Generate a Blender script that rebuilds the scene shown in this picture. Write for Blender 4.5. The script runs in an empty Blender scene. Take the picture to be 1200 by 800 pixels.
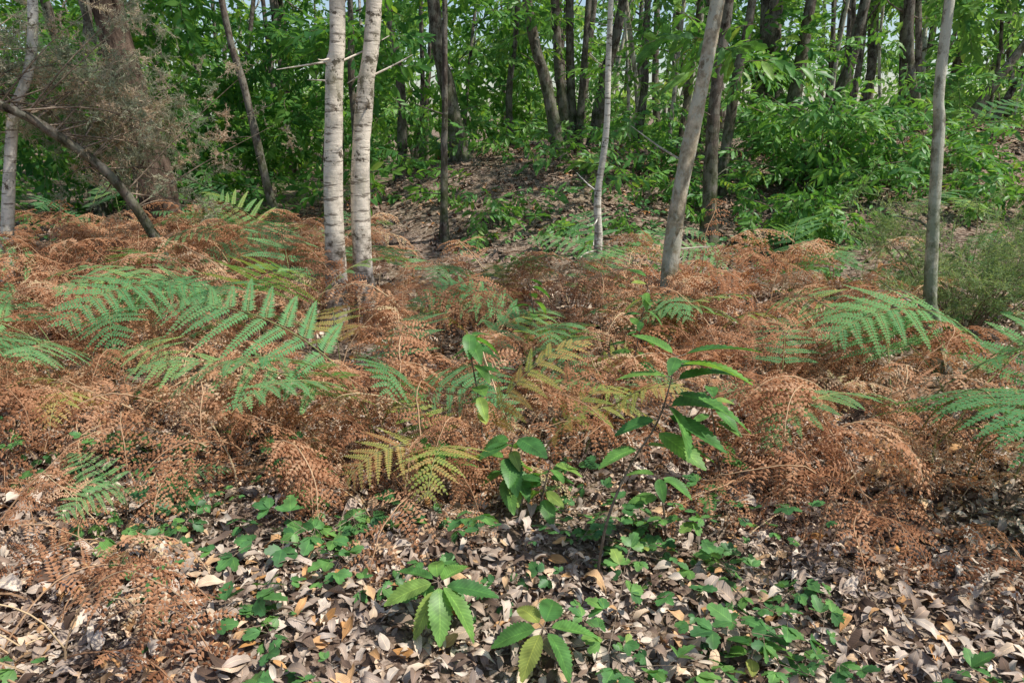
import bpy, math
import numpy as np
from mathutils import Vector
rad=math.radians
scene=bpy.context.scene
R=np.random.default_rng(7)

# ---------------------------------------------------------------- terrain
def sst(a,b,v):
    t=np.clip((v-a)/(b-a),0,1); return t*t*(3-2*t)
def H(x,y):
    x=np.asarray(x,float); y=np.asarray(y,float)
    h=0.035*np.sin(1.3*x+0.7*y+1)+0.03*np.sin(2.1*x-1.7*y)+0.015*np.sin(5.1*x+3.3*y)+0.012*np.sin(7.3*y-4.1*x+2)
    ridge=sst(8.0,12.6,y+0.12*np.sin(1.1*x))*sst(-3.6,-0.4,x)*(1-0.75*sst(15,24,y))
    h=h+ridge*(1.0+0.12*np.sin(0.9*x+1))
    h=h+0.25*sst(2.6,5.0,x)*sst(4.0,8,y)
    return h

# ---------------------------------------------------------------- mesh building
def build(name,V,F,M,A,mats,smooth=True):
    me=bpy.data.meshes.new(name)
    me.vertices.add(len(V)); me.vertices.foreach_set('co',np.ascontiguousarray(V,np.float32).ravel())
    me.loops.add(F.size); me.loops.foreach_set('vertex_index',F.ravel().astype(np.int32))
    me.polygons.add(len(F)); me.polygons.foreach_set('loop_start',(np.arange(len(F))*4).astype(np.int32))
    me.polygons.foreach_set('loop_total',np.full(len(F),4,np.int32))
    me.polygons.foreach_set('material_index',M.astype(np.int32))
    me.polygons.foreach_set('use_smooth',np.full(len(F),smooth))
    at=me.attributes.new('lc','FLOAT_VECTOR','POINT'); at.data.foreach_set('vector',np.ascontiguousarray(A,np.float32).ravel())
    for m in mats: me.materials.append(m)
    me.update(calc_edges=True)
    return me
class Buf:
    def __init__(s): s.V=[];s.A=[];s.F=[];s.M=[];s.n=0
    def add(s,v,f,m=0,a=None):
        v=np.asarray(v,float).reshape(-1,3); f=np.asarray(f,int).reshape(-1,4)
        if a is None: a=np.tile([0.5,0,R.random()],(len(v),1))
        s.V.append(v);s.A.append(np.asarray(a,float));s.F.append(f+s.n);s.M.append(np.full(len(f),m));s.n+=len(v)
    def arr(s): return [np.concatenate(q) for q in (s.V,s.F,s.M,s.A)]
    def mesh(s,name,mats,smooth=True): return build(name,*s.arr(),mats,smooth)
def nrm(a):
    a=np.asarray(a,float); return a/np.maximum(np.linalg.norm(a,axis=-1,keepdims=True),1e-9)
def spline(P,n):
    P=np.asarray(P,float); Q=np.vstack([2*P[0]-P[1],P,2*P[-1]-P[-2]])
    out=[]
    for t in np.linspace(0,len(P)-1,n):
        i=min(int(t),len(P)-2); f=t-i
        p0,p1,p2,p3=Q[i],Q[i+1],Q[i+2],Q[i+3]
        out.append(0.5*((2*p1)+(-p0+p2)*f+(2*p0-5*p1+4*p2-p3)*f*f+(-p0+3*p1-3*p2+p3)*f**3))
    return np.array(out)
def tube(buf,P,r,seg=6,m=0,noise=0.0,rng=R):
    P=np.asarray(P,float); n=len(P); r=np.broadcast_to(r,(n,)).astype(float)
    T=nrm(np.gradient(P,axis=0))
    ref=np.array([1,0.13,0.02]) if abs(T[0][0])<0.8 else np.array([0.02,0.13,1])
    A=nrm(np.cross(T,ref)); B=np.cross(T,A)
    th=np.linspace(0,2*math.pi,seg,endpoint=False)
    rr=r[:,None]*np.ones(seg)
    if noise:
        z=np.linspace(0,1,n)[:,None]*n
        rr=rr*(1+noise*(np.sin(2*th+z*0.5+rng.random()*6)+0.6*np.sin(3*th-z*0.31+rng.random()*6)+0.5*rng.standard_normal((n,seg))))
    V=P[:,None,:]+rr[...,None]*(np.cos(th)[None,:,None]*A[:,None,:]+np.sin(th)[None,:,None]*B[:,None,:])
    i=np.arange(n-1)[:,None]*seg; j=np.arange(seg)[None,:]; k=(j+1)%seg
    F=np.stack([i+j,i+k,i+seg+k,i+seg+j],-1).reshape(-1,4)
    a=np.zeros((n*seg,3)); a[:,0]=np.repeat(np.linspace(0,1,n),seg); a[:,2]=rng.random()
    buf.add(V.reshape(-1,3),F,m,a)

# ---------------------------------------------------------------- materials
def newmat(name):
    m=bpy.data.materials.new(name); m.use_nodes=True; nt=m.node_tree; nt.nodes.clear()
    return m,nt,nt.nodes,nt.links
def ramp(nt,fac,stops,interp='LINEAR'):
    r=nt.nodes.new('ShaderNodeValToRGB'); e=r.color_ramp.elements; r.color_ramp.interpolation=interp
    while len(e)<len(stops): e.new(0.5)
    for i,(p,c) in enumerate(stops):
        e[i].position=p; e[i].color=(*c,1) if len(c)==3 else c
    nt.links.new(fac,r.inputs[0]); return r.outputs[0]
def math_(nt,op,a,b=None,clamp=False):
    n=nt.nodes.new('ShaderNodeMath'); n.operation=op; n.use_clamp=clamp
    for i,v in enumerate((a,b)):
        if v is None: continue
        if isinstance(v,(int,float)): n.inputs[i].default_value=v
        else: nt.links.new(v,n.inputs[i])
    return n.outputs[0]
def mixc(nt,fac,a,b,mode='MIX'):
    n=nt.nodes.new('ShaderNodeMix'); n.data_type='RGBA'; n.blend_type=mode
    for s,v in ((n.inputs[0],fac),(n.inputs[6],a),(n.inputs[7],b)):
        if isinstance(v,(int,float)): s.default_value=v
        elif isinstance(v,tuple): s.default_value=(*v,1)
        else: nt.links.new(v,s)
    return n.outputs[2]
def noise(nt,scale,detail=4,vec=None,rough=0.6):
    n=nt.nodes.new('ShaderNodeTexNoise'); n.inputs['Scale'].default_value=scale; n.inputs['Detail'].default_value=detail
    n.inputs['Roughness'].default_value=rough
    if vec is not None: nt.links.new(vec,n.inputs['Vector'])
    return n.outputs['Fac']
def coords(nt,kind='Object',scale=None):
    t=nt.nodes.new('ShaderNodeTexCoord'); o=t.outputs[kind]
    if scale:
        mp=nt.nodes.new('ShaderNodeMapping'); mp.inputs['Scale'].default_value=scale
        nt.links.new(o,mp.inputs[0]); o=mp.outputs[0]
    return o
def leafmat(name,stops,transl=0.35,rough=0.5,veins=False,nscale=25,tcol=(1.25,1.2,0.55),spec=0.0,along=0.0,nz_on=False):
    m,nt,N,L=newmat(name)
    at=N.new('ShaderNodeAttribute'); at.attribute_name='lc'
    sp=N.new('ShaderNodeSeparateXYZ'); L.new(at.outputs['Vector'],sp.inputs[0])
    f=sp.outputs[2]
    if along: f=math_(nt,'ADD',f,math_(nt,'MULTIPLY',sp.outputs[0],along))
    c=ramp(nt,f,stops)
    if nz_on:
        nz=noise(nt,nscale,1,coords(nt))
        c=mixc(nt,1.0,c,ramp(nt,nz,[(0.25,(0.6,0.6,0.6)),(0.75,(1.35,1.35,1.35))]),'MULTIPLY')
    if veins:
        s=math_(nt,'ABSOLUTE',sp.outputs[1])
        w=math_(nt,'SUBTRACT',math_(nt,'MULTIPLY',sp.outputs[0],14),math_(nt,'MULTIPLY',s,2.2))
        w=math_(nt,'FRACT',w)
        v=ramp(nt,w,[(0.0,(1.35,1.3,1.25)),(0.16,(0.95,0.95,0.95)),(0.6,(0.88,0.9,0.88)),(1.0,(1.05,1.05,1.05))])
        mid=ramp(nt,s,[(0.0,(1.6,1.5,1.3)),(0.09,(1,1,1))])
        c=mixc(nt,1.0,mixc(nt,1.0,c,v,'MULTIPLY'),mid,'MULTIPLY')
    if spec:
        p=N.new('ShaderNodeBsdfPrincipled'); L.new(c,p.inputs['Base Color']); p.inputs['Roughness'].default_value=rough
        p.inputs['Specular IOR Level'].default_value=spec
    else:
        p=N.new('ShaderNodeBsdfDiffuse'); L.new(c,p.inputs['Color'])
    o=N.new('ShaderNodeOutputMaterial')
    if transl>0:
        t=N.new('ShaderNodeBsdfTranslucent'); L.new(mixc(nt,1.0,c,tcol,'MULTIPLY'),t.inputs[0])
        mx=N.new('ShaderNodeMixShader'); mx.inputs[0].default_value=transl
        L.new(p.outputs[0],mx.inputs[1]);L.new(t.outputs[0],mx.inputs[2]);L.new(mx.outputs[0],o.inputs[0])
    else: L.new(p.outputs[0],o.inputs[0])
    return m
def barkmat(name,c1,c2,moss=0.0,scale=(14,14,3),bump=0.6,lichen=0.0,mossc=(0.06,0.1,0.025)):
    m,nt,N,L=newmat(name)
    co=coords(nt,'Object',scale); nz=noise(nt,1.6,8,co,0.7)
    c=ramp(nt,nz,[(0.36,c1),(0.62,c2)])
    big=noise(nt,2.5,5,coords(nt),.7)
    c=mixc(nt,1.0,c,ramp(nt,big,[(0.38,(0.5,0.5,0.5)),(0.62,(1.4,1.4,1.4))]),'MULTIPLY')
    if lichen: c=mixc(nt,ramp(nt,noise(nt,10,6,coords(nt,'Object',(1,1,.7)),.7),[(0.48,(0,0,0)),(0.54,(lichen,)*3)]),c,(0.56,0.54,0.44))
    if moss:
        sp=N.new('ShaderNodeSeparateXYZ'); L.new(coords(nt),sp.inputs[0])
        z=math_(nt,'SUBTRACT',1.1,math_(nt,'MULTIPLY',sp.outputs[2],0.55),True)
        f=math_(nt,'MULTIPLY',ramp(nt,noise(nt,6,5,coords(nt),.7),[(0.42,(0,0,0)),(0.56,(1,1,1))]),math_(nt,'MULTIPLY',z,moss),True)
        c=mixc(nt,f,c,mossc)
    p=N.new('ShaderNodeBsdfDiffuse'); L.new(c,p.inputs['Color'])
    b=N.new('ShaderNodeBump'); b.inputs['Strength'].default_value=bump; b.inputs['Distance'].default_value=0.03
    L.new(nz,b.inputs['Height']); L.new(b.outputs[0],p.inputs['Normal'])
    o=N.new('ShaderNodeOutputMaterial'); L.new(p.outputs[0],o.inputs[0]); return m
def birchmat(name,tint=(0.76,0.66,0.54)):
    m,nt,N,L=newmat(name)
    base=ramp(nt,noise(nt,6,6,coords(nt),0.7),[(0.35,tuple(t*0.6 for t in tint)),(0.5,tint),(0.7,tuple(min(.9,t*1.15) for t in tint))])
    dash=noise(nt,1.0,4,coords(nt,'Object',(6,6,34)),0.7)
    base=mixc(nt,ramp(nt,dash,[(0.56,(0,0,0)),(0.61,(0.8,)*3)]),base,(0.13,0.1,0.075))
    pat=noise(nt,1.0,6,coords(nt,'Object',(9,9,9)),0.75)
    base=mixc(nt,ramp(nt,pat,[(0.57,(0,0,0)),(0.6,(0.92,)*3)]),base,(0.09,0.07,0.05))
    sp=N.new('ShaderNodeSeparateXYZ'); L.new(coords(nt),sp.inputs[0])
    low=math_(nt,'SUBTRACT',1.3,math_(nt,'MULTIPLY',sp.outputs[2],1.1),True)
    base=mixc(nt,math_(nt,'MULTIPLY',ramp(nt,noise(nt,9,6,coords(nt),0.75),[(0.46,(0,0,0)),(0.54,(.9,.9,.9))]),low,True),base,(0.13,0.1,0.07))
    gr=noise(nt,3.0,4,coords(nt,'Object',(3,3,1)))
    base=mixc(nt,ramp(nt,gr,[(0.54,(0,0,0)),(0.68,(0.5,)*3)]),base,(0.32,0.29,0.19))
    p=N.new('ShaderNodeBsdfDiffuse'); L.new(base,p.inputs['Color'])
    b=N.new('ShaderNodeBump'); b.inputs['Strength'].default_value=0.7; b.inputs['Distance'].default_value=0.015
    L.new(math_(nt,'SUBTRACT',1.0,math_(nt,'ADD',math_(nt,'MULTIPLY',dash,0.7),pat)),b.inputs['Height']); L.new(b.outputs[0],p.inputs['Normal'])
    o=N.new('ShaderNodeOutputMaterial'); L.new(p.outputs[0],o.inputs[0]); return m

M_green=leafmat('bracken_green',[(0.1,(0.11,0.29,0.12)),(0.45,(0.18,0.4,0.17)),(0.75,(0.25,0.48,0.18)),(0.95,(0.42,0.52,0.15))],0.4)
M_yell=leafmat('bracken_turning',[(0.1,(0.2,0.37,0.08)),(0.5,(0.44,0.48,0.13)),(0.8,(0.6,0.44,0.16)),(1.0,(0.5,0.27,0.12))],0.4,along=0.25)
M_dead=leafmat('bracken_dead',[(0.08,(0.25,0.115,0.06)),(0.32,(0.43,0.215,0.115)),(0.55,(0.57,0.31,0.175)),(0.74,(0.67,0.42,0.255)),(0.9,(0.72,0.55,0.36)),(1.0,(0.62,0.57,0.27))],0.35,tcol=(1.2,1.0,0.75))
M_stemd=leafmat('bracken_stem_dead',[(0.1,(0.3,0.15,0.08)),(0.5,(0.5,0.32,0.19)),(0.9,(0.66,0.5,0.3))],0.0)
M_stemg=leafmat('bracken_stem_green',[(0.1,(0.16,0.2,0.08)),(0.9,(0.33,0.33,0.13))],0.0)
M_chest=leafmat('chestnut_leaf',[(0.1,(0.08,0.22,0.06)),(0.5,(0.14,0.33,0.08)),(0.85,(0.23,0.43,0.1)),(1.0,(0.45,0.48,0.12))],0.42,0.42,veins=True,spec=0.4,nz_on=True)
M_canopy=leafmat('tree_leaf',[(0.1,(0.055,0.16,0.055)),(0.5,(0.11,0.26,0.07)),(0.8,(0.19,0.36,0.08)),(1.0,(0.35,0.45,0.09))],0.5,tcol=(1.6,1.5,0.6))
M_far=leafmat('leaf_painted_sunlight',[(0.1,(0.08,0.21,0.08)),(0.4,(0.16,0.33,0.1)),(0.7,(0.26,0.45,0.14)),(1.0,(0.45,0.57,0.2))],0.5,tcol=(1.5,1.4,0.7))  # brighter copy of the tree leaf, sunlight on far foliage painted into its colour
M_bramble=leafmat('bramble_leaf',[(0.1,(0.06,0.17,0.06)),(0.5,(0.11,0.27,0.08)),(0.9,(0.19,0.37,0.09)),(1.0,(0.4,0.42,0.1))],0.3,0.45,veins=True,spec=0.35,nz_on=True)
LS=[(0.03,(0.1,0.066,0.05)),(0.2,(0.24,0.17,0.13)),(0.4,(0.4,0.305,0.24)),(0.62,(0.54,0.44,0.365)),(0.8,(0.68,0.57,0.46)),(0.92,(0.6,0.38,0.21)),(0.985,(0.5,0.25,0.09))]
M_litter=leafmat('leaf_litter',LS,0.0,veins=True,nscale=18,nz_on=True)
M_litter2=leafmat('leaf_litter_painted_shade',[(p_,(c_[0]*.72,c_[1]*.64,c_[2]*.6)) for p_,c_ in LS],0.0,nscale=3,nz_on=True)  # litter colours darkened for the bank, understorey shade painted in
M_gorse=leafmat('dry_needle',[(0.1,(0.28,0.33,0.21)),(0.45,(0.44,0.48,0.33)),(0.65,(0.66,0.57,0.42)),(0.9,(0.72,0.52,0.37))],0.4,tcol=(1,1,0.85))
M_broom=leafmat('broom_foliage',[(0.1,(0.16,0.26,0.12)),(0.5,(0.26,0.38,0.18)),(0.9,(0.42,0.5,0.26))],0.4)
M_twig=barkmat('twig_bark',(0.1,0.075,0.055),(0.34,0.26,0.19),scale=(20,20,20),bump=0.2)
M_dark=barkmat('dark_bark',(0.035,0.028,0.022),(0.17,0.135,0.11),moss=0.6,lichen=0.22)
M_pine=barkmat('pine_bark',(0.018,0.013,0.01),(0.17,0.12,0.09),scale=(9,9,2.5),bump=1.0)
M_grey=barkmat('grey_bark',(0.14,0.125,0.09),(0.46,0.42,0.33),moss=0.9,scale=(12,12,8),bump=0.5,lichen=0.85)
M_tan=barkmat('tan_bark',(0.2,0.16,0.105),(0.64,0.53,0.39),moss=0.6,scale=(9,9,7),bump=0.5,lichen=0.75,mossc=(.14,.13,.055))
M_birch=birchmat('birch_bark')
M_birch2=birchmat('birch_bark_grey',(0.72,0.67,0.58))

# ground
Mg,nt,N,L=newmat('forest_floor')
co=coords(nt)
v=N.new('ShaderNodeTexVoronoi'); v.inputs['Scale'].default_value=38; L.new(co,v.inputs['Vector'])
sepc=N.new('ShaderNodeSeparateColor'); L.new(v.outputs['Color'],sepc.inputs[0])
c=ramp(nt,sepc.outputs[0],[(0.0,(0.11,0.074,0.054)),(0.4,(0.23,0.16,0.118)),(0.7,(0.36,0.265,0.2)),(1.0,(0.48,0.38,0.3))])
c=mixc(nt,1.0,c,ramp(nt,noise(nt,55,4,co),[(0.3,(0.5,0.5,0.5)),(0.7,(1.3,1.3,1.3))]),'MULTIPLY')
c=mixc(nt,ramp(nt,noise(nt,0.5,5,co),[(0.45,(0,0,0)),(0.7,(0.35,)*3)]),c,(0.12,0.13,0.05))
p=N.new('ShaderNodeBsdfDiffuse'); L.new(c,p.inputs['Color'])
b=N.new('ShaderNodeBump'); b.inputs['Strength'].default_value=0.8; b.inputs['Distance'].default_value=0.03
L.new(noise(nt,30,6,co),b.inputs['Height']); L.new(b.outputs[0],p.inputs['Normal'])
o=N.new('ShaderNodeOutputMaterial'); L.new(p.outputs[0],o.inputs[0])
k=np.linspace(-1,1,221); gx=500*np.sinh(6.2*k)/math.sinh(6.2)
k=np.linspace(0,1,260); gy=-8+14*k+500*np.maximum(0,(np.exp(5.5*k)-1)/(math.exp(5.5)-1))
X,Y=np.meshgrid(gx,gy,indexing='ij'); Z=H(X,Y)
nx,ny=X.shape; i=np.arange(nx-1)[:,None]*ny; j=np.arange(ny-1)[None,:]
F=np.stack([i+j,i+ny+j,i+ny+j+1,i+j+1],-1).reshape(-1,4)
gb=Buf(); gb.add(np.stack([X,Y,Z],-1),F,0,np.zeros((nx*ny,3)))
scene.collection.objects.link(bpy.data.objects.new('ground',gb.mesh('ground',[Mg])))

# ---------------------------------------------------------------- scattering (merged into one mesh per mass)
TOT=[0]
def coll(bufs,mats,w,smooth=False): return ([b.arr() for b in bufs],mats,w,smooth)
def scatter(name,P,rot,scl,cl,idx=None,parent=None,rng=R):
    vs,mats,w,smooth=cl
    P=np.asarray(P,float).reshape(-1,3); n=len(P); rot=np.asarray(rot,float).reshape(-1,3); scl=np.broadcast_to(scl,(n,))
    if idx is None: idx=rng.integers(0,len(vs),n)
    idx=np.asarray(idx); base=np.zeros(3)
    if parent is not None: base=np.array(parent.location)
    cx,cy,cz=np.cos(rot).T; sx,sy,sz=np.sin(rot).T
    Rm=np.empty((n,3,3))
    Rm[:,0,0]=cy*cz; Rm[:,0,1]=sx*sy*cz-cx*sz; Rm[:,0,2]=cx*sy*cz+sx*sz
    Rm[:,1,0]=cy*sz; Rm[:,1,1]=sx*sy*sz+cx*cz; Rm[:,1,2]=cx*sy*sz-sx*cz
    Rm[:,2,0]=-sy; Rm[:,2,1]=sx*cy; Rm[:,2,2]=cx*cy
    Rm*=scl[:,None,None]; rn=rng.random(n)
    VV=[];FF=[];MM=[];AA=[];off=0
    for k,(V,F,M,A) in enumerate(vs):
        s=np.where(idx==k)[0]
        if not len(s): continue
        W=np.einsum('nij,vj->nvi',Rm[s],V)+(P[s]-base)[:,None,:]
        a=np.repeat(A[None],len(s),0); a[:,:,2]=a[:,:,2]*(1-w)+w*rn[s][:,None]
        f=F[None]+(np.arange(len(s))*len(V))[:,None,None]+off
        VV.append(W.reshape(-1,3).astype(np.float32));AA.append(a.reshape(-1,3).astype(np.float32));FF.append(f.reshape(-1,4).astype(np.int32));MM.append(np.tile(M,len(s)))
        off+=len(s)*len(V)
    F=np.concatenate(FF); TOT[0]+=len(F)
    ob=bpy.data.objects.new(name,build(name,np.concatenate(VV),F,np.concatenate(MM),np.concatenate(AA),mats,smooth)); scene.collection.objects.link(ob)
    if parent is not None: ob.parent=parent
    return ob

# ---------------------------------------------------------------- bracken fronds
def frond(rng,stem=0.45,L=0.8,Lp=0.3,npair=12,e=(85,55,-15),dead=False,fold=0.0,step=.0125):
    b=Buf(); ns=6
    el=np.concatenate([np.linspace(e[0],e[1],ns),np.linspace(e[1],e[2],npair+1)[1:]])
    sp_=np.linspace(1.35,0.65,npair); sp_/=sp_.mean()
    st=np.concatenate([np.full(ns,stem/ns),L/npair*sp_])
    if dead: el=el+rng.normal(0,6,len(el))
    psi=np.cumsum(rng.normal(0,0.05 if not dead else 0.12,len(el)))
    er=np.radians(el); T=np.stack([np.cos(er)*np.cos(psi),np.cos(er)*np.sin(psi),np.sin(er)],-1)
    P=np.vstack([[0,0,-0.03],np.cumsum(T*st[:,None],0)+[0,0,-0.03]])
    tube(b,P,np.linspace(0.0045,0.0014,len(P)),4,1,rng=rng)
    tw=rng.normal(0,0.15 if not dead else 0.4)
    for k in range(npair):
        t=k/npair; p=P[ns+k]; Tk=T[min(ns+k,len(T)-1)]; ps=psi[min(ns+k,len(T)-1)]
        S=np.array([-math.sin(ps),math.cos(ps),0]); Nn=nrm(np.cross(Tk,S))
        S,Nn=math.cos(tw)*S+math.sin(tw)*Nn, math.cos(tw)*Nn-math.sin(tw)*S
        gap=L/npair*sp_[k]
        for sg in (1,-1):
            if dead and rng.random()<0.08: continue
            a=rad(76-26*t)+rng.normal(0,0.05 if not dead else 0.2)
            D=nrm(math.cos(a)*Tk+sg*math.sin(a)*S+Nn*(fold+rng.normal(0,0.06 if not dead else 0.24)))
            l=Lp*((1-t)**0.8*(0.85+0.3*min(1,t*4)) +0.03)*rng.uniform(0.88,1.1)
            if dead: l*=rng.uniform(0.7,1.05)
            m=int(np.clip(l/step,5,24)); u=np.linspace(0.05,1,m)
            g=rng.uniform(0.08,0.28) if not dead else rng.uniform(0.2,0.8)
            q=p+D*(l*u)[:,None]-np.array([0,0,1])*(g*l*u*u)[:,None]
            if dead:
                q=q+S*(0.1*l*np.sin(u*rng.uniform(2,5)+rng.random()*6)-0)[:,None]*u[:,None]
            pd=nrm(np.gradient(q,axis=0)); pn=nrm(Nn-(pd@Nn)[:,None]*pd); s2=np.cross(pn,pd)
            spc=l/m; pmax=min((0.42 if not dead else .5)*gap,0.2*l+0.004)
            pl=pmax*(1-u**1.6)**0.8+0.003
            w=spc*(0.52 if not dead else 0.45)
            base=np.array([t,0,rng.random()])
            for s3 in (1,-1):
                an=rad(70); jt=0.05 if not dead else 0.27
                E=nrm(math.cos(an)*pd+s3*math.sin(an)*s2+pn*rng.normal(0 if not dead else -0.3,jt,m)[:,None]+pd*rng.normal(0,jt*0.5,m)[:,None])
                pl2=(pl*rng.uniform(0.85,1.1,m) if not dead else pl*rng.uniform(0.7,1.1,m))[:,None]
                v0=q; v1=q+E*pl2*0.35+pd*w; v2=q+E*pl2; v3=q+E*pl2*0.35-pd*w
                if dead: v1=v1-pn*w*0.5; v3=v3-pn*w*0.5
                V=np.stack([v0,v1,v2,v3],1).reshape(-1,3)
                A=np.tile(base,(4*m,1)); A[:,2]=np.repeat(np.clip(base[2]+rng.normal(0,0.12,m),0,1),4)
                b.add(V,np.arange(4*m).reshape(-1,4),0,A)
            if not dead:
                wv=np.linspace(0.0016,0.0006,m)[:,None]
                V=np.stack([q-s2*wv,q+s2*wv],1).reshape(-1,3); i=np.arange(m-1)*2
                b.add(V,np.stack([i,i+1,i+3,i+2],-1),1,np.tile(base,(2*m,1)))
    return b
g=np.random.default_rng(11)
C_green=coll([frond(g,stem=g.uniform(0.42,0.6),L=g.uniform(0.7,0.92),Lp=g.uniform(0.27,0.36),npair=11,e=(g.uniform(75,88),g.uniform(30,50),g.uniform(-50,-12)),fold=g.uniform(0,0.12),step=.014) for _ in range(7)],[M_green,M_stemg],.7)
C_yell=coll([frond(g,stem=g.uniform(0.2,0.35),L=g.uniform(0.5,0.65),Lp=g.uniform(0.2,0.26),npair=11,e=(80,g.uniform(45,65),g.uniform(-60,10))) for _ in range(4)],[M_yell,M_stemg],.4)
dm=[]
for q_ in range(14):
    ty=q_%3
    e=[(85,50,-50),(80,25,-80),(70,-5,-50)][ty]
    dm.append(frond(g,stem=[0.44,0.38,0.24][ty]*g.uniform(0.8,1.2),L=g.uniform(0.45,0.7),Lp=g.uniform(0.19,0.28),npair=11,e=tuple(x+g.normal(0,8) for x in e),dead=True,step=.0165))
C_dead=coll(dm,[M_dead,M_stemd],.6)

# ---------------------------------------------------------------- leaves
def leaf_t(L,W,K,serr=0.0,fold=0.2,droop=0.25,curl=0.0,rng=R,sh=0.85,pw=0.8,wav=0.0):
    t=np.linspace(0,1,K+1); w=W*0.5*np.sin(math.pi*t**sh).clip(0)**pw
    x=L*t.copy(); xe=x.copy()
    if serr:
        w[1::2]*=1+serr; xe[1::2]+=L/K*0.5; w[2::2]*=1-serr*0.4
    z=-droop*L*t*t+curl*L*np.sin(t*3)
    wv=wav*L*np.sin(t*9+rng.random()*6)
    c=np.stack([x,0*x,z],-1)
    l=np.stack([xe,w,z+fold*w+wv],-1); r=np.stack([xe,-w,z+fold*w-wv],-1)
    V=np.stack([l,c,r],1).reshape(-1,3)
    A=np.zeros_like(V); A[:,0]=np.repeat(t,3); A[:,1]=np.tile([1,0,-1],K+1)
    i=np.arange(K)*3
    F=np.concatenate([np.stack([i,i+1,i+4,i+3],-1),np.stack([i+1,i+2,i+5,i+4],-1)])
    return V,F,A
def put(b,tm,o,d,n,m=0,rng=R):
    V,F,A=tm; d=nrm(d); n=np.asarray(n,float); n=nrm(n-np.dot(n,d)*d); s=np.cross(n,d)
    A=A.copy(); A[:,2]=rng.random(); b.add(V[:,:1]*d+V[:,1:2]*s+V[:,2:]*n+np.asarray(o),F,m,A)
def spray(rng,TL,nl,L,W,K,serr=0.0,tilt=0.4,tri=False,droop=0.3,ang=55,stemr=0.003):
    b=Buf(); P=spline([[0,0,0],[TL*0.5,rng.normal(0,.04)*TL,rng.normal(0.03,.04)*TL],[TL,rng.normal(0,.06)*TL,-0.12*TL]],6)
    tube(b,P,np.linspace(stemr,stemr*0.3,6),3,1,rng=rng)
    for i in range(nl):
        t=(i+0.7)/nl; f=t*5; k=min(int(f),4); p=P[k]+(P[k+1]-P[k])*(f-k)
        sg=1 if i%2 else -1
        a=rad(ang*(1-0.75*max(0,t-0.5)*2))*sg+rng.normal(0,0.25)
        d=np.array([math.cos(a),math.sin(a),rng.normal(-0.15,tilt*0.6)]); n=np.array([rng.normal(0,tilt),rng.normal(0,tilt),1])
        s=rng.uniform(0.65,1.1)*(0.75+0.5*math.sin(math.pi*t))
        if tri:
            for da,ss in ((0,1.0),(1.1,0.8),(-1.1,0.8)):
                d2=np.array([math.cos(a+da),math.sin(a+da),d[2]])
                q=p+nrm(d)*0.04
                put(b,leaf_t(L*s*ss,W*s*ss,K,serr,rng.uniform(.05,.3),droop*rng.uniform(.4,1.3),rng=rng,pw=0.7),q,d2,n+rng.normal(0,.2,3),0,rng)
            tube(b,np.array([p,p+nrm(d)*0.04]),0.0012,3,1,rng=rng)
        else:
            put(b,leaf_t(L*s,W*s,K,serr,rng.uniform(.05,.4),droop*rng.uniform(.3,1.4),rng=rng),p,d,n,0,rng)
    return b
g=np.random.default_rng(23)
C_chest=coll([spray(g,0.5,12,0.17,0.055,6,0.12) for _ in range(6)],[M_chest,M_twig],.3,True)
bgs=[spray(g,0.55,16,0.15,0.06,3,0,tilt=0.6) for _ in range(8)]
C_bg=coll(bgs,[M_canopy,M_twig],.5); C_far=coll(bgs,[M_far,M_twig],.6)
C_birchl=coll([spray(g,0.5,24,0.06,0.042,3,0,tilt=0.6,stemr=0.002) for _ in range(5)],[M_canopy,M_twig],.5)
C_bram=coll([spray(g,0.3,5,0.062,0.04,8,0.22,tilt=0.35,tri=True,droop=0.2,stemr=0.0018) for _ in range(6)],[M_bramble,M_twig],.4,True)
def needle(rng,TL=0.4,n=150,nl=0.03,wd=.0016):
    b=Buf()
    axes=[spline([[0,0,0],[TL*.5,0,0.02],[TL,rng.normal(0,.03),rng.normal(0,.05)]],8)]
    for _ in range(6):
        k=rng.integers(1,6); s=axes[0][k]; a=rng.normal(0,0.8); l=TL*rng.uniform(.3,.5)
        axes.append(spline([s,s+np.array([l*.5*math.cos(a),l*.5*math.sin(a),rng.normal(0,.03)]),s+np.array([l*math.cos(a),l*math.sin(a),rng.normal(0,.08)])],6))
    for A_ in axes:
        tube(b,A_,np.linspace(.0025,.001,len(A_)),3,1,rng=rng)
        m=n//len(axes); f=rng.uniform(0,len(A_)-1.001,m); k=f.astype(int); q=A_[k]+(A_[k+1]-A_[k])*(f-k)[:,None]
        d=nrm(nrm(A_[k+1]-A_[k])*0.7+rng.normal(0,.6,(m,3))); s=nrm(np.cross(d,rng.normal(0,1,(m,3))))*wd
        ln=rng.uniform(.5,1.2,m)[:,None]*nl
        V=np.stack([q-s,q+s,q+d*ln+s*.4,q+d*ln-s*.4],1).reshape(-1,3)
        aa=np.zeros((4*m,3)); aa[:,2]=np.repeat(rng.random(m),4); b.add(V,np.arange(4*m).reshape(-1,4),0,aa)
    return b
C_gorse=coll([needle(g,0.42,200,0.04,.0036) for _ in range(4)],[M_gorse,M_twig],.8)
C_broom=coll([needle(g,0.42,190,0.045,.003) for _ in range(4)],[M_broom,M_twig],.6)

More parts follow.
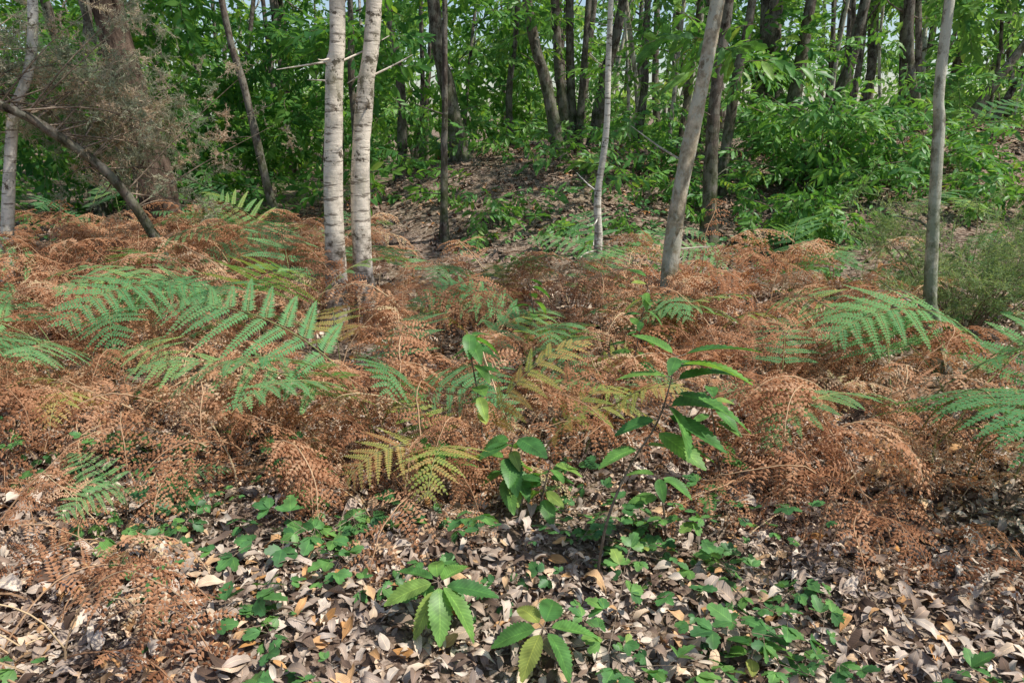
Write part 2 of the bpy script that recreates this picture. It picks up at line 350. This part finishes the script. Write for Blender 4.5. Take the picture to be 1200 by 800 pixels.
# ---------------------------------------------------------------- leaf litter
g=np.random.default_rng(5)
lmN=[];lmF=[]
for i in range(24):
    K=6 if i<14 else 3
    b=Buf(); tm=leaf_t(1,g.uniform(0.28,0.55),K,0.06 if i%2 else 0,g.uniform(-.6,.7),g.uniform(-.4,.8),g.uniform(-.25,.35),g,g.uniform(.7,1.1),0.7,wav=g.uniform(0,0.1))
    V=tm[0].copy(); V[:,0]-=0.5; put(b,(V,tm[1],tm[2]),[0,0,0],[1,0,0],[0,0,1],0,g); (lmN if i<14 else lmF).append(b)
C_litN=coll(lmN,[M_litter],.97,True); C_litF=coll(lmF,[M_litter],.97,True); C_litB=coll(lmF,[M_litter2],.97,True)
def litter(specs,cl):
    parts=[]
    for (n,y0,y1,s0,s1,zz) in specs:
        y=y0+(y1-y0)*np.sqrt(g.random(n)); x=g.uniform(-1,1,n)*(0.8*y+0.6)
        parts.append(np.stack([x,y,H(x,y)+g.uniform(0.003,zz,n),g.normal(0,.35,n),g.normal(0,.35,n),g.uniform(0,6.28,n),g.uniform(s0,s1,n)*g.uniform(.7,1.1,n)],-1))
    A=np.concatenate(parts)
    scatter('leaf_litter',A[:,:3],A[:,3:6],A[:,6],cl)
litter(((10500,1.1,3.8,.03,.085,.035),(900,1.1,3.8,.09,.14,.045),(2500,1.1,2.4,.035,.1,.04)),C_litN)
litter(((20000,1.2,3.8,.01,.035,.02),(11000,3.6,7,.045,.1,.03)),C_litF)
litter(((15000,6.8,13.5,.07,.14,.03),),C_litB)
b=Buf()
for _ in range(560):
    y=g.uniform(1.5,9)if g.random()<.7 else g.uniform(8,13); x=g.uniform(-1,1)*(0.8*y+.5); l=g.uniform(.06,.4)*(1 if y<5 else 1.8); a=g.uniform(0,6.28)
    d=np.array([math.cos(a),math.sin(a)])*l
    pts=[]
    for t in (0,.33,.66,1):
        px,py=x+d[0]*(t-.5)+g.normal(0,.03)*l,y+d[1]*(t-.5)+g.normal(0,.03)*l
        pts.append([px,py,float(H(px,py))+.022+g.uniform(0,.04)*l])
    tube(b,spline(pts,7),np.linspace(1,.5,7)*g.uniform(.0015,.006),5,0,rng=g)
scene.collection.objects.link(bpy.data.objects.new('fallen_twigs',b.mesh('twigs',[M_twig])))

# ---------------------------------------------------------------- green bracken (placed where it grows)
GF=[ # x,y,yaw deg,scale,var
(-.72,3.45,200,1.05,0),(-.7,3.5,172,1.05,1),(-.75,3.4,240,.9,2),(-.75,3.65,70,.85,3),(-.7,3.55,345,.8,4),(-.7,3.4,218,1.0,5),(-.6,3.45,262,.85,6),
(-1.8,5.2,215,1.25,0),(-2.0,5.1,250,1.15,1),(-1.7,5.4,110,1.25,2),(-1.9,5.0,300,1.1,3),(-2.3,5.5,160,1.15,4),(-1.5,5.2,20,.95,6),(-1.7,4.9,270,1.1,5),(-1.9,5.0,185,1.15,2),
(-2.7,4.3,200,1.05,1),(-2.6,4.2,250,.95,0),(-2.9,4.5,160,1.05,2),(-2.5,4.5,300,.95,5),(-2.5,3.9,240,.85,6),(-2.3,4.0,330,.75,4),(-3.3,5.3,200,1.2,0),(-2.1,4.1,20,.75,1),(-2.8,4.6,350,1.0,2),(-2.4,4.0,275,.9,3),
(2.0,3.5,330,1.2,1),(2.1,3.4,280,1.2,0),(2.25,3.5,20,1.15,2),(2.0,3.6,70,1.0,3),(2.2,3.2,300,1.15,5),(1.9,3.4,220,1.0,4),(2.4,3.8,340,1.1,6),(2.9,4.2,200,1.15,1),(3.0,4.3,280,1.15,2),(2.1,3.1,260,1.1,0),(2.5,3.4,310,1.1,3),(2.4,3.7,120,1.0,1),(2.0,3.2,245,1.1,2),(2.25,3.0,285,1.05,6),(2.4,3.1,320,1.05,0),(1.95,3.3,270,1.1,5),
(.35,5.2,340,.95,0),(.3,5.2,200,.95,1),(.5,5.4,60,.95,2),(.7,5.0,300,.85,5),(.2,4.6,290,.9,4),(.55,4.7,20,.9,0),(.4,4.6,250,.9,2),(.75,4.9,345,.9,3),(.1,4.9,160,.9,6),
(2.3,6.3,10,.85,0),(2.5,6.5,60,.9,1),(2.2,6.7,170,.85,3),(2.9,6.0,100,.85,5),(2.4,6.2,270,.85,2),
(.9,7.2,100,.85,1),(1.1,7.1,40,.85,2),(1.0,7.3,160,.85,0),(.95,7.0,250,.75,4),(1.2,7.4,330,.85,5),
(-.6,5.8,30,.95,1),(-.4,5.9,340,.95,3),(-.8,6.1,120,.95,5),(-.1,5.9,230,.9,6),(-.35,4.1,30,.85,2),(-.3,4.1,285,.8,5),(0,3.9,320,.7,1),
(1.75,4.3,330,.8,1),(1.5,3.9,70,.75,0),(1.6,4.9,200,.85,2),(1.8,5.2,300,.85,4),(.95,3.7,300,.6,5),(1.0,3.8,210,.6,6),
(-1.6,2.75,150,.38,0),(-1.55,2.8,250,.35,1),(-1.5,2.65,20,.35,2)]
GF=np.array(GF,float)
g=np.random.default_rng(37)
def put_fronds(name,A,cl): scatter(name,np.stack([A[:,0],A[:,1],H(A[:,0],A[:,1])],-1),np.stack([g.normal(0,.08,len(A)),g.normal(0,.08,len(A)),np.radians(A[:,2])],-1),A[:,3],cl,A[:,4].astype(int),rng=g)
put_fronds('green_bracken',GF,C_green)
n=190; x=np.concatenate([g.uniform(-12,-2.6,130),g.uniform(-4,-1.4,20),g.uniform(2.5,9,40)]); y=np.concatenate([g.uniform(7.5,15,130),g.uniform(6.5,9,20),g.uniform(6.5,12,40)])
scatter('green_bracken',np.stack([x,y,H(x,y)],-1),np.stack([g.normal(0,.1,n),g.normal(0,.1,n),g.uniform(0,6.28,n)],-1),g.uniform(.6,1.1,n),C_green)
YF=np.array([(-.25,2.95,215,.9,0),(-.2,2.9,255,.95,1),(-.15,3.0,20,.95,2),(.1,3.1,350,.95,3),(.2,3.2,20,.9,0),(-.3,3.0,120,.8,1),(.35,3.3,330,.8,2),(-2.1,3.5,270,.8,3),(-2.2,3.6,200,.7,1),
(.1,5.0,70,.8,0),(.0,5.6,120,.8,2),(.9,4.8,30,.8,1),(1.4,5.0,340,.8,3),(-1.1,4.5,100,.9,0),(.4,4.2,10,.8,1),(-.2,4.9,200,.8,2)],float)
put_fronds('turning_bracken',YF,C_yell)
# ---------------------------------------------------------------- dead bracken bed
g=np.random.default_rng(31)
def dens(x,y):
    lo=3.15+0.25*np.sin(2.2*x)+0.2*np.sin(5*x+1)-0.35*np.exp(-((x+0.35)/0.45)**2)
    hi=np.where(x<-1.6,8.9,6.6)
    m=sst(lo-.1,lo+.15,y)*(1-sst(hi-.5,hi+.4,y))*(1-sst(2.1,2.9,x-0.1*(y-3)))
    m=m*np.where((x>0.35)&(x<1.2)&(y<3.7),0.3,1)
    patch=0.5+0.5*np.sin(2.3*x+1.1*y+.5)*np.sin(1.7*y-1.3*x+1)
    return m*(0.58+0.5*patch)
x=g.uniform(-6.5,3.2,4200); y=g.uniform(2.8,9,4200); keep=g.random(4200)<dens(x,y)*0.6
x,y=x[keep],y[keep]
def clump(cx,cy,sx,sy,n): return g.normal(cx,sx,n),g.normal(cy,sy,n)
xs=[x];ys=[y];ss=[g.uniform(.7,1.15,len(x))*np.where(y<3.1,.8,1)]
for c in ((-1.5,1.98,.1,.12,12),(-1.7,2.4,.15,.15,10),(-1.35,1.8,.06,.08,4),(-.35,2.8,.13,.1,16),(-.75,3.0,.2,.1,12),(-.2,3.05,.2,.1,8),(1.75,2.0,.12,.1,4),(.1,3.2,.2,.1,6),(3.0,6.5,.5,.5,12),(-1.2,2.95,.2,.12,12),(-2.0,3.1,.3,.12,12)):
    a,b_=clump(*c); xs.append(a); ys.append(b_); ss.append(g.uniform(.6,.9,len(a)))
for c in ((1.35,2.7,.15,.13,24),(1.1,3.0,.15,.1,8),(1.7,3.3,.2,.2,12)):
    a,b_=clump(*c); xs.append(a); ys.append(b_); ss.append(g.uniform(.7,1.05,len(a)))
x,y,s=np.concatenate(xs),np.concatenate(ys),np.concatenate(ss); n=len(x)
near=np.min(np.hypot(x[:,None]-GF[None,:,0],(y[:,None]+.15)-GF[None,:,1]),1); s=np.where(near<.3,s*.75,s)
scatter('dead_bracken',np.stack([x,y,H(x,y)],-1),np.stack([g.normal(0,.18,n),g.normal(0,.18,n),g.uniform(0,6.28,n)],-1),s,C_dead)

# ---------------------------------------------------------------- saplings with large leaves (close)
def sapling(name,base,path,leaves,seed,mat=None,L=0.2,W=0.065,rs=0.006):
    """leaves: list of (path fraction, azimuth deg, elevation deg, size)"""
    g=np.random.default_rng(seed); b=Buf(); z=float(H(base[0],base[1]))
    P=spline(path,20); tube(b,P,np.linspace(rs,rs*.35,20),6,1,rng=g)
    for (t,az,el,s) in leaves:
        f=t*19; k=min(int(f),18); p=P[k]+(P[k+1]-P[k])*(f-k)
        a,e=rad(az),rad(el); d=np.array([math.cos(a)*math.cos(e),math.sin(a)*math.cos(e),math.sin(e)])
        pe=p+d*0.025*s; tube(b,np.array([p,pe]),0.0018,4,1,rng=g)
        nn=np.array([-math.cos(a)*math.sin(e),-math.sin(a)*math.sin(e),math.cos(e)])+g.normal(0,.25,3)
        put(b,leaf_t(L*s,W*s*g.uniform(.9,1.25),26,0.13,g.uniform(.12,.35),g.uniform(.15,.45),rng=g,sh=.8,pw=.75,wav=.006),pe,d,nn,0,g)
    ob=bpy.data.objects.new(name,b.mesh(name,[mat or M_chest,M_twig],True)); ob.location=(base[0],base[1],z-.01); scene.collection.objects.link(ob)
g=np.random.default_rng(77)
def lv(n,t0,t1,s0,s1,e0=-25,e1=25):
    return [(t0+(t1-t0)*i/max(1,n-1),g.uniform(0,360),g.uniform(e0,e1),g.uniform(s0,s1)) for i in range(n)]
sapling('chestnut_sapling',(.30,2.28),[[0,0,0],[.03,0,.25],[.1,.02,.45],[.2,.05,.62],[.25,.06,.84]],
 [(.75,185,-10,.7),(.78,330,-15,1.1),(.8,10,5,1.2),(.82,300,-20,.9),(.86,350,-5,1.3),(.9,15,15,1.3),(.92,170,10,.8),(.95,40,5,.9),(.97,335,10,1.1),(1,10,12,1.3),(1,140,25,.8),(1,250,0,.6),(.62,20,-10,.8),(.66,350,-5,1.0),(.6,200,0,.7),(.7,310,-10,1.0)],1,W=.072)
sapling('chestnut_sapling',(.62,2.6),[[0,0,0],[-.02,0,.15],[-.05,0,.3]],[(.7,180,-5,.7),(.9,20,0,.8),(1,160,10,.7),(1,330,-10,.8),(1,270,-20,.6)],2,L=.16)
sapling('chestnut_sapling',(-.22,1.98),[[0,0,0],[.0,0,.12],[-.01,0,.2]],[(.9,5,-8,.95),(.95,60,0,.8),(1,320,-25,1.0),(1,280,-25,.9),(1,200,-5,.85),(1,150,5,.8),(.9,240,-30,.8),(1,100,10,.7)],3,L=.18)
sapling('chestnut_sapling',(.08,1.80),[[0,0,0],[.0,0,.1],[.01,0,.17]],[(1,10,-10,1.),(1,70,10,.9),(1,120,0,.9),(1,180,-15,.95),(1,240,-25,.9),(1,310,-20,.9),(.8,20,-30,.7)],4,L=.15)
sapling('chestnut_sapling',(-.15,2.95),[[0,0,0],[.02,0,.3],[-.02,0,.6],[-.03,0,.72]],lv(16,.4,1,.5,.9),5,L=.17,W=.08)
sapling('chestnut_sapling',(-.05,2.72),[[0,0,0],[.02,0,.15],[.06,0,.33]],lv(14,.5,1,.6,1,-25,5),6,L=.16,W=.075)
sapling('chestnut_sapling',(.1,2.62),[[0,0,0],[.02,0,.12],[.05,0,.26]],lv(10,.5,1,.6,.95,-20,10),7,L=.15,W=.07)
sapling('chestnut_sapling',(-.28,2.8),[[0,0,0],[.0,0,.15],[-.06,0,.3]],lv(9,.5,1,.6,.9,-25,5),8,L=.15,W=.07)
sapling('chestnut_sapling',(.95,3.0),[[0,0,0],[-.05,0,.25],[-.1,0,.5]],lv(12,.3,1,.5,.9),9,L=.15,W=.07)
sapling('chestnut_sapling',(.6,3.7),[[0,0,0],[.05,0,.4],[.1,0,.8]],lv(16,.4,1,.5,.9),10,L=.15,W=.06)
sapling('chestnut_sapling',(.1,4.4),[[0,0,0],[.05,0,.3],[0,0,.7]],lv(14,.3,1,.5,.9),12,L=.15,W=.07)
sapling('chestnut_sapling',(.72,1.86),[[0,0,0],[.0,0,.06],[.01,0,.12]],lv(7,.7,1,.6,.9,-20,10),13,L=.12,W=.05)
def bramble(name,items):
    P=[];Ro=[];S=[]
    for (cx,cy,sx,sy,n,zt) in items:
        x=g.normal(cx,sx,n); y=g.normal(cy,sy,n)
        P.append(np.stack([x,y,H(x,y)+g.uniform(.03,zt,n)],-1)); Ro.append(np.stack([g.normal(0,.3,n),g.normal(0.0,.3,n),g.uniform(0,6.28,n)],-1)); S.append(g.uniform(.6,1.15,n))
    scatter(name,np.concatenate(P),np.concatenate(Ro),np.concatenate(S),C_bram)
bramble('bramble_patch',[(.3,2.5,.2,.1,12,.12),(.5,2.25,.15,.1,6,.1)])
bramble('bramble_patch',[(.82,2.2,.1,.12,10,.15),(.88,2.45,.1,.08,8,.25),(.87,1.85,.1,.08,6,.12),(1.2,1.85,.12,.08,3,.06)])
bramble('bramble_patch',[(-1.75,3.0,.25,.18,14,.2),(-1.45,2.7,.15,.1,10,.12),(-2.2,3.1,.2,.2,8,.2),(-1.0,2.9,.15,.12,9,.15),(-.9,2.55,.2,.1,7,.1)])
bramble('bramble_patch',[(-.85,2.25,.3,.2,8,.06),(-.6,1.85,.12,.07,4,.06),(.3,1.75,.1,.06,5,.08),(-.5,2.5,.12,.1,6,.08),(.45,2.0,.12,.08,4,.08),(-1.1,2.0,.2,.15,3,.06),(-.05,2.2,.15,.1,3,.06)])
bramble('ground_ivy',[(3.5,6.5,.7,.9,50,.35),(2,8,.8,.6,30,.3),(-6,9,1.5,1.5,50,.5),(0.3,8.3,.5,.4,20,.3),(1.2,7.6,.3,.3,22,.3),(1,9.5,.8,.8,40,.35),(1.6,11,.8,.8,40,.4)])

# ---------------------------------------------------------------- trees
def tree(name,path,r0,mat,cl,nl=7,lz=(3,8),ll=(1.2,2.4),per=9,sc=(.9,1.3),seed=0,seg=16,noise_=.035,rtop=.45,extra=None):
    g=np.random.default_rng(seed+100); path=np.array(path,float); base=path[0].copy(); base[2]=float(H(base[0],base[1]))-.05; path[0]=base
    P=spline(path,70); Lp=P-base; rt=np.linspace(1,rtop,70); hz=Lp[:,2]
    r=r0*rt*(1+0.55*np.exp(-np.maximum(hz,0)/0.16))
    b=Buf(); tube(b,Lp,r,seg,0,noise_,g)
    pts=[]
    for i in range(nl):
        zc=g.uniform(*lz); k=int(np.argmin(abs(P[:,2]-zc))); s=Lp[k]; a=g.uniform(0,6.28); l=g.uniform(*ll)
        d=np.array([math.cos(a),math.sin(a),g.uniform(.1,.7)]); 
        Q=spline([s,s+d*l*.5+g.normal(0,.06,3)*l,s+d*l*np.array([1,1,.75])+g.normal(0,.08,3)*l],10)
        tube(b,Q,np.linspace(r[k]*.35,.004,10),6,0,0,g)
        f=g.uniform(2.5,9,per).astype(int)
        pts.append(Q[f]+base+g.normal(0,.28,(per,3)))
        for _ in range(2):
            k2=g.integers(3,8); d2=nrm(g.normal(0,1,3)+[0,0,.3])*l*.4; tube(b,spline([Q[k2],Q[k2]+d2*.5+g.normal(0,.03,3),Q[k2]+d2],6),np.linspace(r[k]*.12,.003,6),4,0,0,g)
            m=per//4; pts.append(Q[k2]+base+d2*g.uniform(.3,1.1,(m,1))+g.normal(0,.18,(m,3)))
    for _ in range(4): # dead stubs on the trunk
        k=g.integers(8,40); a=g.uniform(0,6.28); d=np.array([math.cos(a),math.sin(a),g.uniform(-.2,.5)])*g.uniform(.1,.5); tube(b,spline([Lp[k],Lp[k]+d*.5+g.normal(0,.02,3),Lp[k]+d],5),np.linspace(.01,.003,5),5,0,0,g)
    ob=bpy.data.objects.new(name,b.mesh(name,[mat],True)); ob.location=base; scene.collection.objects.link(ob)
    if extra is not None:
        for (cx,cy,cz,rx,ry,rz,n) in extra: pts.append(nrm(g.normal(0,1,(n,3)))*g.random((n,1))**.4*[rx,ry,rz]+[cx,cy,cz])
    P_=np.concatenate(pts); n=len(P_)
    scatter('crown',P_,np.stack([g.normal(0,.5,n),g.normal(.2,.4,n),g.uniform(0,6.28,n)],-1),g.uniform(*sc,n),cl,parent=ob,rng=g)
    return ob
tree('birch_tree',[(-1.42,5.8,0),(-1.40,5.8,.5),(-1.37,5.8,1.2),(-1.31,5.8,1.9),(-1.257,5.8,2.4),(-1.2,5.9,5),(-1.0,6,10)],.088,M_birch,C_birchl,5,(5,9.5),seed=1,noise_=.03)
tree('birch_tree',[(-1.2,5.92,0),(-1.21,5.9,.4),(-1.18,5.9,1.2),(-1.106,5.9,1.8),(-1.01,5.9,2.4),(-.8,5.9,5),(-.7,6,10)],.088,M_birch,C_birchl,5,(5,9.5),seed=2,noise_=.035)
tree('oak_tree',[(1.13,5.3,0),(1.14,5.3,.22),(1.17,5.3,.93),(1.26,5.3,1.6),(1.35,5.3,2.3),(1.7,5.4,5),(2.0,5.6,8)],.07,M_tan,C_chest,6,(2.9,7.5),seed=3,per=8,extra=[(1.5,5.8,2.2,.35,.5,.45,9)])
tree('birch_tree',[(.81,7,0),(.82,7,.5),(.80,7,.9),(.86,7,1.5),(.86,7,2.56),(.95,7,6)],.042,M_birch2,C_birchl,4,(3.2,6),(.6,1.4),seed=4)
tree('rowan_tree',[(2.80,4.5,0),(2.66,4.5,.35),(2.60,4.5,.6),(2.50,4.5,1.5),(2.44,4.5,2.2),(2.4,4.6,6)],.048,M_grey,C_birchl,4,(3.5,6),(.8,1.6),seed=5)
tree('pine_tree',[(-4.45,9.5,0),(-4.45,9.5,.4),(-4.6,9.5,1.5),(-4.78,9.5,2.9),(-5.2,9.6,7),(-5.4,9.7,11)],.27,M_pine,C_bg,6,(4.5,10),(1.5,2.8),seed=6,seg=22,noise_=.05)
tree('birch_tree',[(-4.52,6.5,0),(-4.5,6.5,.3),(-4.22,6.5,1.5),(-3.86,6.5,2.5),(-3.6,6.6,6)],.062,M_birch2,C_birchl,5,(3.5,6),seed=7)
dark=[
([(-.75,12,0),(-.78,12,.9),(-.99,12,2),(-1.17,12,3.2),(-1.5,12,8)],.16,8),
([(-.83,9,0),(-.8,9,1.2),(-.77,9,2),(-.7,9,5)],.05,9),
([(.72,11.5,0),(.68,11.5,1.2),(.5,11.5,2.05),(.207,11.5,3.2),(-.3,11.6,7)],.12,10),
([(1.0,13,0),(.85,13,1.8),(.69,13,3.4),(.5,13,8)],.11,11),([(1.06,13.1,0),(1.0,13.1,1.8),(.94,13.1,3.4),(.9,13,8)],.1,12),([(1.12,13,0),(1.16,13,1.8),(1.24,13,3.4),(1.5,13,8)],.075,13),
([(1.5,14,0),(1.65,14,2.2),(1.93,14,3.5),(2.6,14,8)],.13,14),
([(2.4,9,0),(2.36,9,1),(2.35,9,1.8),(2.42,9,2.9),(2.6,9,7)],.095,15),
([(4.25,12.5,0),(4.15,12.5,1.8),(4.03,12.5,3.4),(3.9,12.5,8)],.25,16),
([(4.3,12,0),(4.35,12,1.8),(4.45,12,3.2),(4.8,12,8)],.13,17),
([(5.4,13,0),(5.5,13,2),(5.7,13,3.4),(6.2,13,8)],.13,18),
([(6.95,13,0),(6.7,13,1.8),(6.4,13,3.4),(6.1,13,8)],.13,19),
([(7.3,13,0),(7.65,13,1.5),(8.4,13,2.7),(9.8,13,4.6)],.11,20),
([(-3.1,10,0),(-3.25,10,.7),(-3.42,10,1.9),(-3.6,10,3),(-3.9,10,7)],.065,21),
([(-6.6,12,0),(-6.5,12,2),(-6.3,12,3.5),(-6,12,8)],.1,22),
([(2.9,10.5,0),(3.0,10.5,2),(3.15,10.5,3.3),(3.4,10.5,8)],.08,23),
([(-2.2,11,0),(-2.25,11,2),(-2.2,11,3.3),(-2.1,11,8)],.06,24),
([(-1.9,13,0),(-1.85,13,2),(-2.0,13,3.5),(-2.1,13,8)],.09,25),
([(-5.6,11,0),(-5.7,11,2),(-5.9,11,3.5),(-6.1,11,8)],.07,26),
([(0,13.5,0),(-.05,13.5,2),(.1,13.5,3.5),(.2,13,8)],.07,27),
([(2.1,13,0),(2.2,13,2),(2.2,13,3.5),(2.5,13,8)],.08,28),
]
for pth,r,sd in dark:
    tree('chestnut_tree' if sd%2 else 'oak_tree',pth,r,M_dark,C_bg,3,(3.7,8),(1.2,2.4),8,(1.0,1.5),sd,12,.05,extra=[(4.1,12.3,2.3,.5,.35,1.0,40)] if sd==16 else None)

g=np.random.default_rng(55)
for nm,ct,mt,rr_ in (('distant_tree_trunks',95,M_dark,(.04,.16)),('distant_birch_trunks',45,M_grey,(.03,.08))):
    b=Buf()
    for _ in range(ct):
        y=g.uniform(14.5,32); x=g.uniform(-1,1)*(y*.8); z=float(H(x,y)); r=g.uniform(*rr_); lx,ly=g.normal(0,.09,2)
        tube(b,spline([[x,y,z-.1],[x+lx*2+g.normal(0,.1),y,z+2],[x+lx*5,y+ly*5,z+5],[x+lx*10,y+ly*10,z+10]],16),np.linspace(r,r*.5,16),9,0,.04,g)
        for q_ in range(2):
            zz=g.uniform(1.5,5); a=g.uniform(0,6.28); s=np.array([x+lx*zz,y,z+zz]); e_=s+np.array([math.cos(a)*1.5,math.sin(a)*1.5,g.uniform(.3,1.5)])
            tube(b,spline([s,(s+e_)/2+g.normal(0,.1,3),e_],8),np.linspace(r*.3,.008,8),5,0,0,g)
    scene.collection.objects.link(bpy.data.objects.new(nm,b.mesh(nm,[mt])))
def mass(name,ells,cl,sc,g=g,tilt=.5,parent=None):
    P=[]
    for (cx,cy,cz,rx,ry,rz,n) in ells:
        P.append(nrm(g.normal(0,1,(n,3)))*g.random((n,1))**.45*[rx,ry,rz]+[cx,cy,cz])
    P=np.concatenate(P); P=P[P[:,2]>H(P[:,0],P[:,1])+.03]; n=len(P)
    return scatter(name,P,np.stack([g.normal(0,tilt,n),g.normal(.2,tilt,n),g.uniform(0,6.28,n)],-1),g.uniform(*sc,n),cl,parent=parent,rng=g)
E=[];E2=[]
for _ in range(250):
    y=g.uniform(15,33); x=g.uniform(-1,1)*y*.82; z=float(H(x,y))+g.uniform(.3,6.0)
    q_=g.random()
    if q_<.52 and x/y>0.08 and z>1.9: continue
    if q_<.15 and z>3.2: continue
    (E2 if (y>21 or x/y>.05) else E).append((x,y,z,g.uniform(.8,2),g.uniform(.6,1.4),g.uniform(.35,.9),int(g.uniform(14,30))))
for _ in range(46):
    y=g.uniform(30,42); x=g.uniform(-1,1)*y*.85; E2.append((x,y,g.uniform(.5,4.6),3,1.5,1.2,26))
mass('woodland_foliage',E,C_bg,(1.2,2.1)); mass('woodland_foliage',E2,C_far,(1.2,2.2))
E=[]
for _ in range(26):
    y=g.uniform(10.5,14.5); x=g.uniform(-7.5,-1.8); E.append((x,y,g.uniform(.5,3.6),.9,.7,.5,19))
for _ in range(16):
    y=g.uniform(9.5,14); x=g.uniform(-11,-4.5); E.append((x,y,g.uniform(.2,1.2),.8,.7,.4,16))
mass('understorey_foliage',E,C_bg,(.9,1.4))
E=[(x_,y_,z_,.6,.5,.3,14) for x_,y_,z_ in [(.4,12.5,3),(-.2,12.5,2.6),(1.6,12,2.2),(2.0,11,1.6),(1.4,10.5,1.3),(2.6,11,2.4),(3.0,12,2.8),(-1.6,11,1.6),(.1,11,2.9),(5.2,12,2.6),(6.3,12,2.1),(5.8,11.5,1.7),(3.3,10,2.1),(2.1,12,3.1),(1.5,9.5,.9),(.9,10.8,1.2),(.2,12.2,1.4),(-.3,11.5,1.2),(6.9,11.5,1.5),(7.6,12,2.2)]]
for _ in range(44): # low seedlings and undergrowth over the bank
    x_=g.uniform(.8,8.5) if g.random()<.75 else g.uniform(-2.5,1); y_=g.uniform(8.6,13); E.append((x_,y_,float(H(x_,y_))+.22,.5,.45,.28,int(g.uniform(5,13))))
mass('understorey_foliage',E,C_chest,(.6,1.0))
def bushm(cx,cy,nb,lr,zr,per,sc,nm):
    bb=Buf(); base=np.array([cx,cy,float(H(cx,cy))]); P=[]
    for _ in range(nb):
        a=g.uniform(0,6.28); l=g.uniform(*lr); d=np.array([math.cos(a)*l,math.sin(a)*l*.8-.15,g.uniform(*zr)])
        Q=spline([[0,0,0],d*[.4,.4,.7],d],9); tube(bb,Q,np.linspace(.014,.003,9),5,0,0,g); P.append(Q[g.integers(3,9,per)]+base+g.normal(0,.17,(per,3)))
    bush=bpy.data.objects.new(nm,bb.mesh('bush_stems',[M_twig])); bush.location=base; scene.collection.objects.link(bush)
    P=np.concatenate(P); P=P[P[:,2]>H(P[:,0],P[:,1])+.05]; n=len(P)
    scatter('leaves',P,np.stack([g.normal(0,.5,n),g.normal(.3,.4,n),g.uniform(0,6.28,n)],-1),g.uniform(*sc,n),C_chest,parent=bush,rng=g)
bushm(4.1,10.2,26,(.7,1.45),(.2,1.35),12,(.7,1.0),'chestnut_bush')
bushm(3.5,8.9,14,(.4,.9),(.1,.7),8,(.55,.85),'chestnut_bush')
bushm(5.6,10.6,14,(.5,1.1),(.1,.8),8,(.6,.9),'chestnut_bush')
bb=Buf(); base=np.array([-3.2,6.8,float(H(-3.2,6.8))])
br=spline([[0,0,-.05],[-.05,0,.36],[-.28,-.2,1.0],[-.62,-.4,1.4],[-.9,-.6,1.62],[-1.7,-.8,1.9]],26); tube(bb,br,np.linspace(.05,.032,26),9,1,.05,g)
P=[]
for _ in range(64):
    k=g.integers(8,25); l=g.uniform(.35,1.15); a=g.uniform(0,6.28); d=np.array([math.cos(a)+.1,abs(math.sin(a))*.8+.2,g.uniform(-.25,1.2)])*l
    Q=spline([br[k],br[k]+d*.5+g.normal(0,.05,3),br[k]+d+[0,0,-.08]],9); tube(bb,Q,np.linspace(.009,.002,9),4,0,0,g)
    P.append(Q[g.integers(4,9,6)]+base+g.normal(0,.1,(6,3))+[0,.15,.05])
gb_=bpy.data.objects.new('gorse_bush',bb.mesh('gorse_stems',[M_twig,M_dark])); gb_.location=base; scene.collection.objects.link(gb_)
P=np.concatenate(P); n=len(P)
scatter('foliage',P,np.stack([g.normal(0,.6,n),g.normal(0,.6,n),g.uniform(0,6.28,n)],-1),g.uniform(.55,1.0,n),C_gorse,parent=gb_)
bb=Buf(); base=np.array([3.6,5.7,float(H(3.6,5.7))]); P=[]
for _ in range(44):
    a=g.uniform(0,6.28); l=g.uniform(.3,1.1); d=np.array([math.cos(a)*l,math.sin(a)*l,g.uniform(.15,.85)])
    Q=spline([d*[.2,.2,0],d*[.6,.6,.7],d],9); tube(bb,Q,np.linspace(.006,.002,9),4,0,0,g); P.append(Q[g.integers(3,9,6)]+base+g.normal(0,.1,(6,3)))
br_=bpy.data.objects.new('broom_bush',bb.mesh('broom_stems',[M_twig])); br_.location=base; scene.collection.objects.link(br_)
P=np.concatenate(P); n=len(P)
scatter('foliage',P,np.stack([g.normal(0,.5,n),g.normal(-.4,.5,n),g.uniform(0,6.28,n)],-1),g.uniform(.5,.95,n),C_broom,parent=br_)
print('TOTAL QUADS',TOT[0])

# ---------------------------------------------------------------- light, camera
az,el=rad(104),rad(56)
S=Vector((math.sin(az)*math.cos(el),math.cos(az)*math.cos(el),math.sin(el)))
w=bpy.data.worlds.new('World'); scene.world=w; w.use_nodes=True; nt=w.node_tree
bg=nt.nodes['Background']; sk=nt.nodes.new('ShaderNodeTexSky'); sk.sky_type='NISHITA'; sk.sun_disc=False
sk.sun_elevation=el; sk.sun_rotation=az; sk.dust_density=1.0; sk.ozone_density=1.0; nt.links.new(sk.outputs[0],bg.inputs[0]); bg.inputs[1].default_value=.15
sl=bpy.data.lights.new('sun','SUN'); sl.energy=4.8; sl.angle=rad(.8); sl.color=(1,.96,.89)
so=bpy.data.objects.new('sun',sl); so.rotation_euler=S.to_track_quat('Z','Y').to_euler(); so.location=(5,5,15); scene.collection.objects.link(so)
cam=bpy.data.cameras.new('camera'); cam.lens=26; cam.sensor_width=36; cam.clip_end=2000; cam.clip_start=.05
co_=bpy.data.objects.new('camera',cam); co_.location=(0,0,1.6); co_.rotation_euler=(rad(73),0,0); scene.collection.objects.link(co_); scene.camera=co_
scene.view_settings.view_transform='Standard'; scene.view_settings.look='None'; scene.view_settings.exposure=0
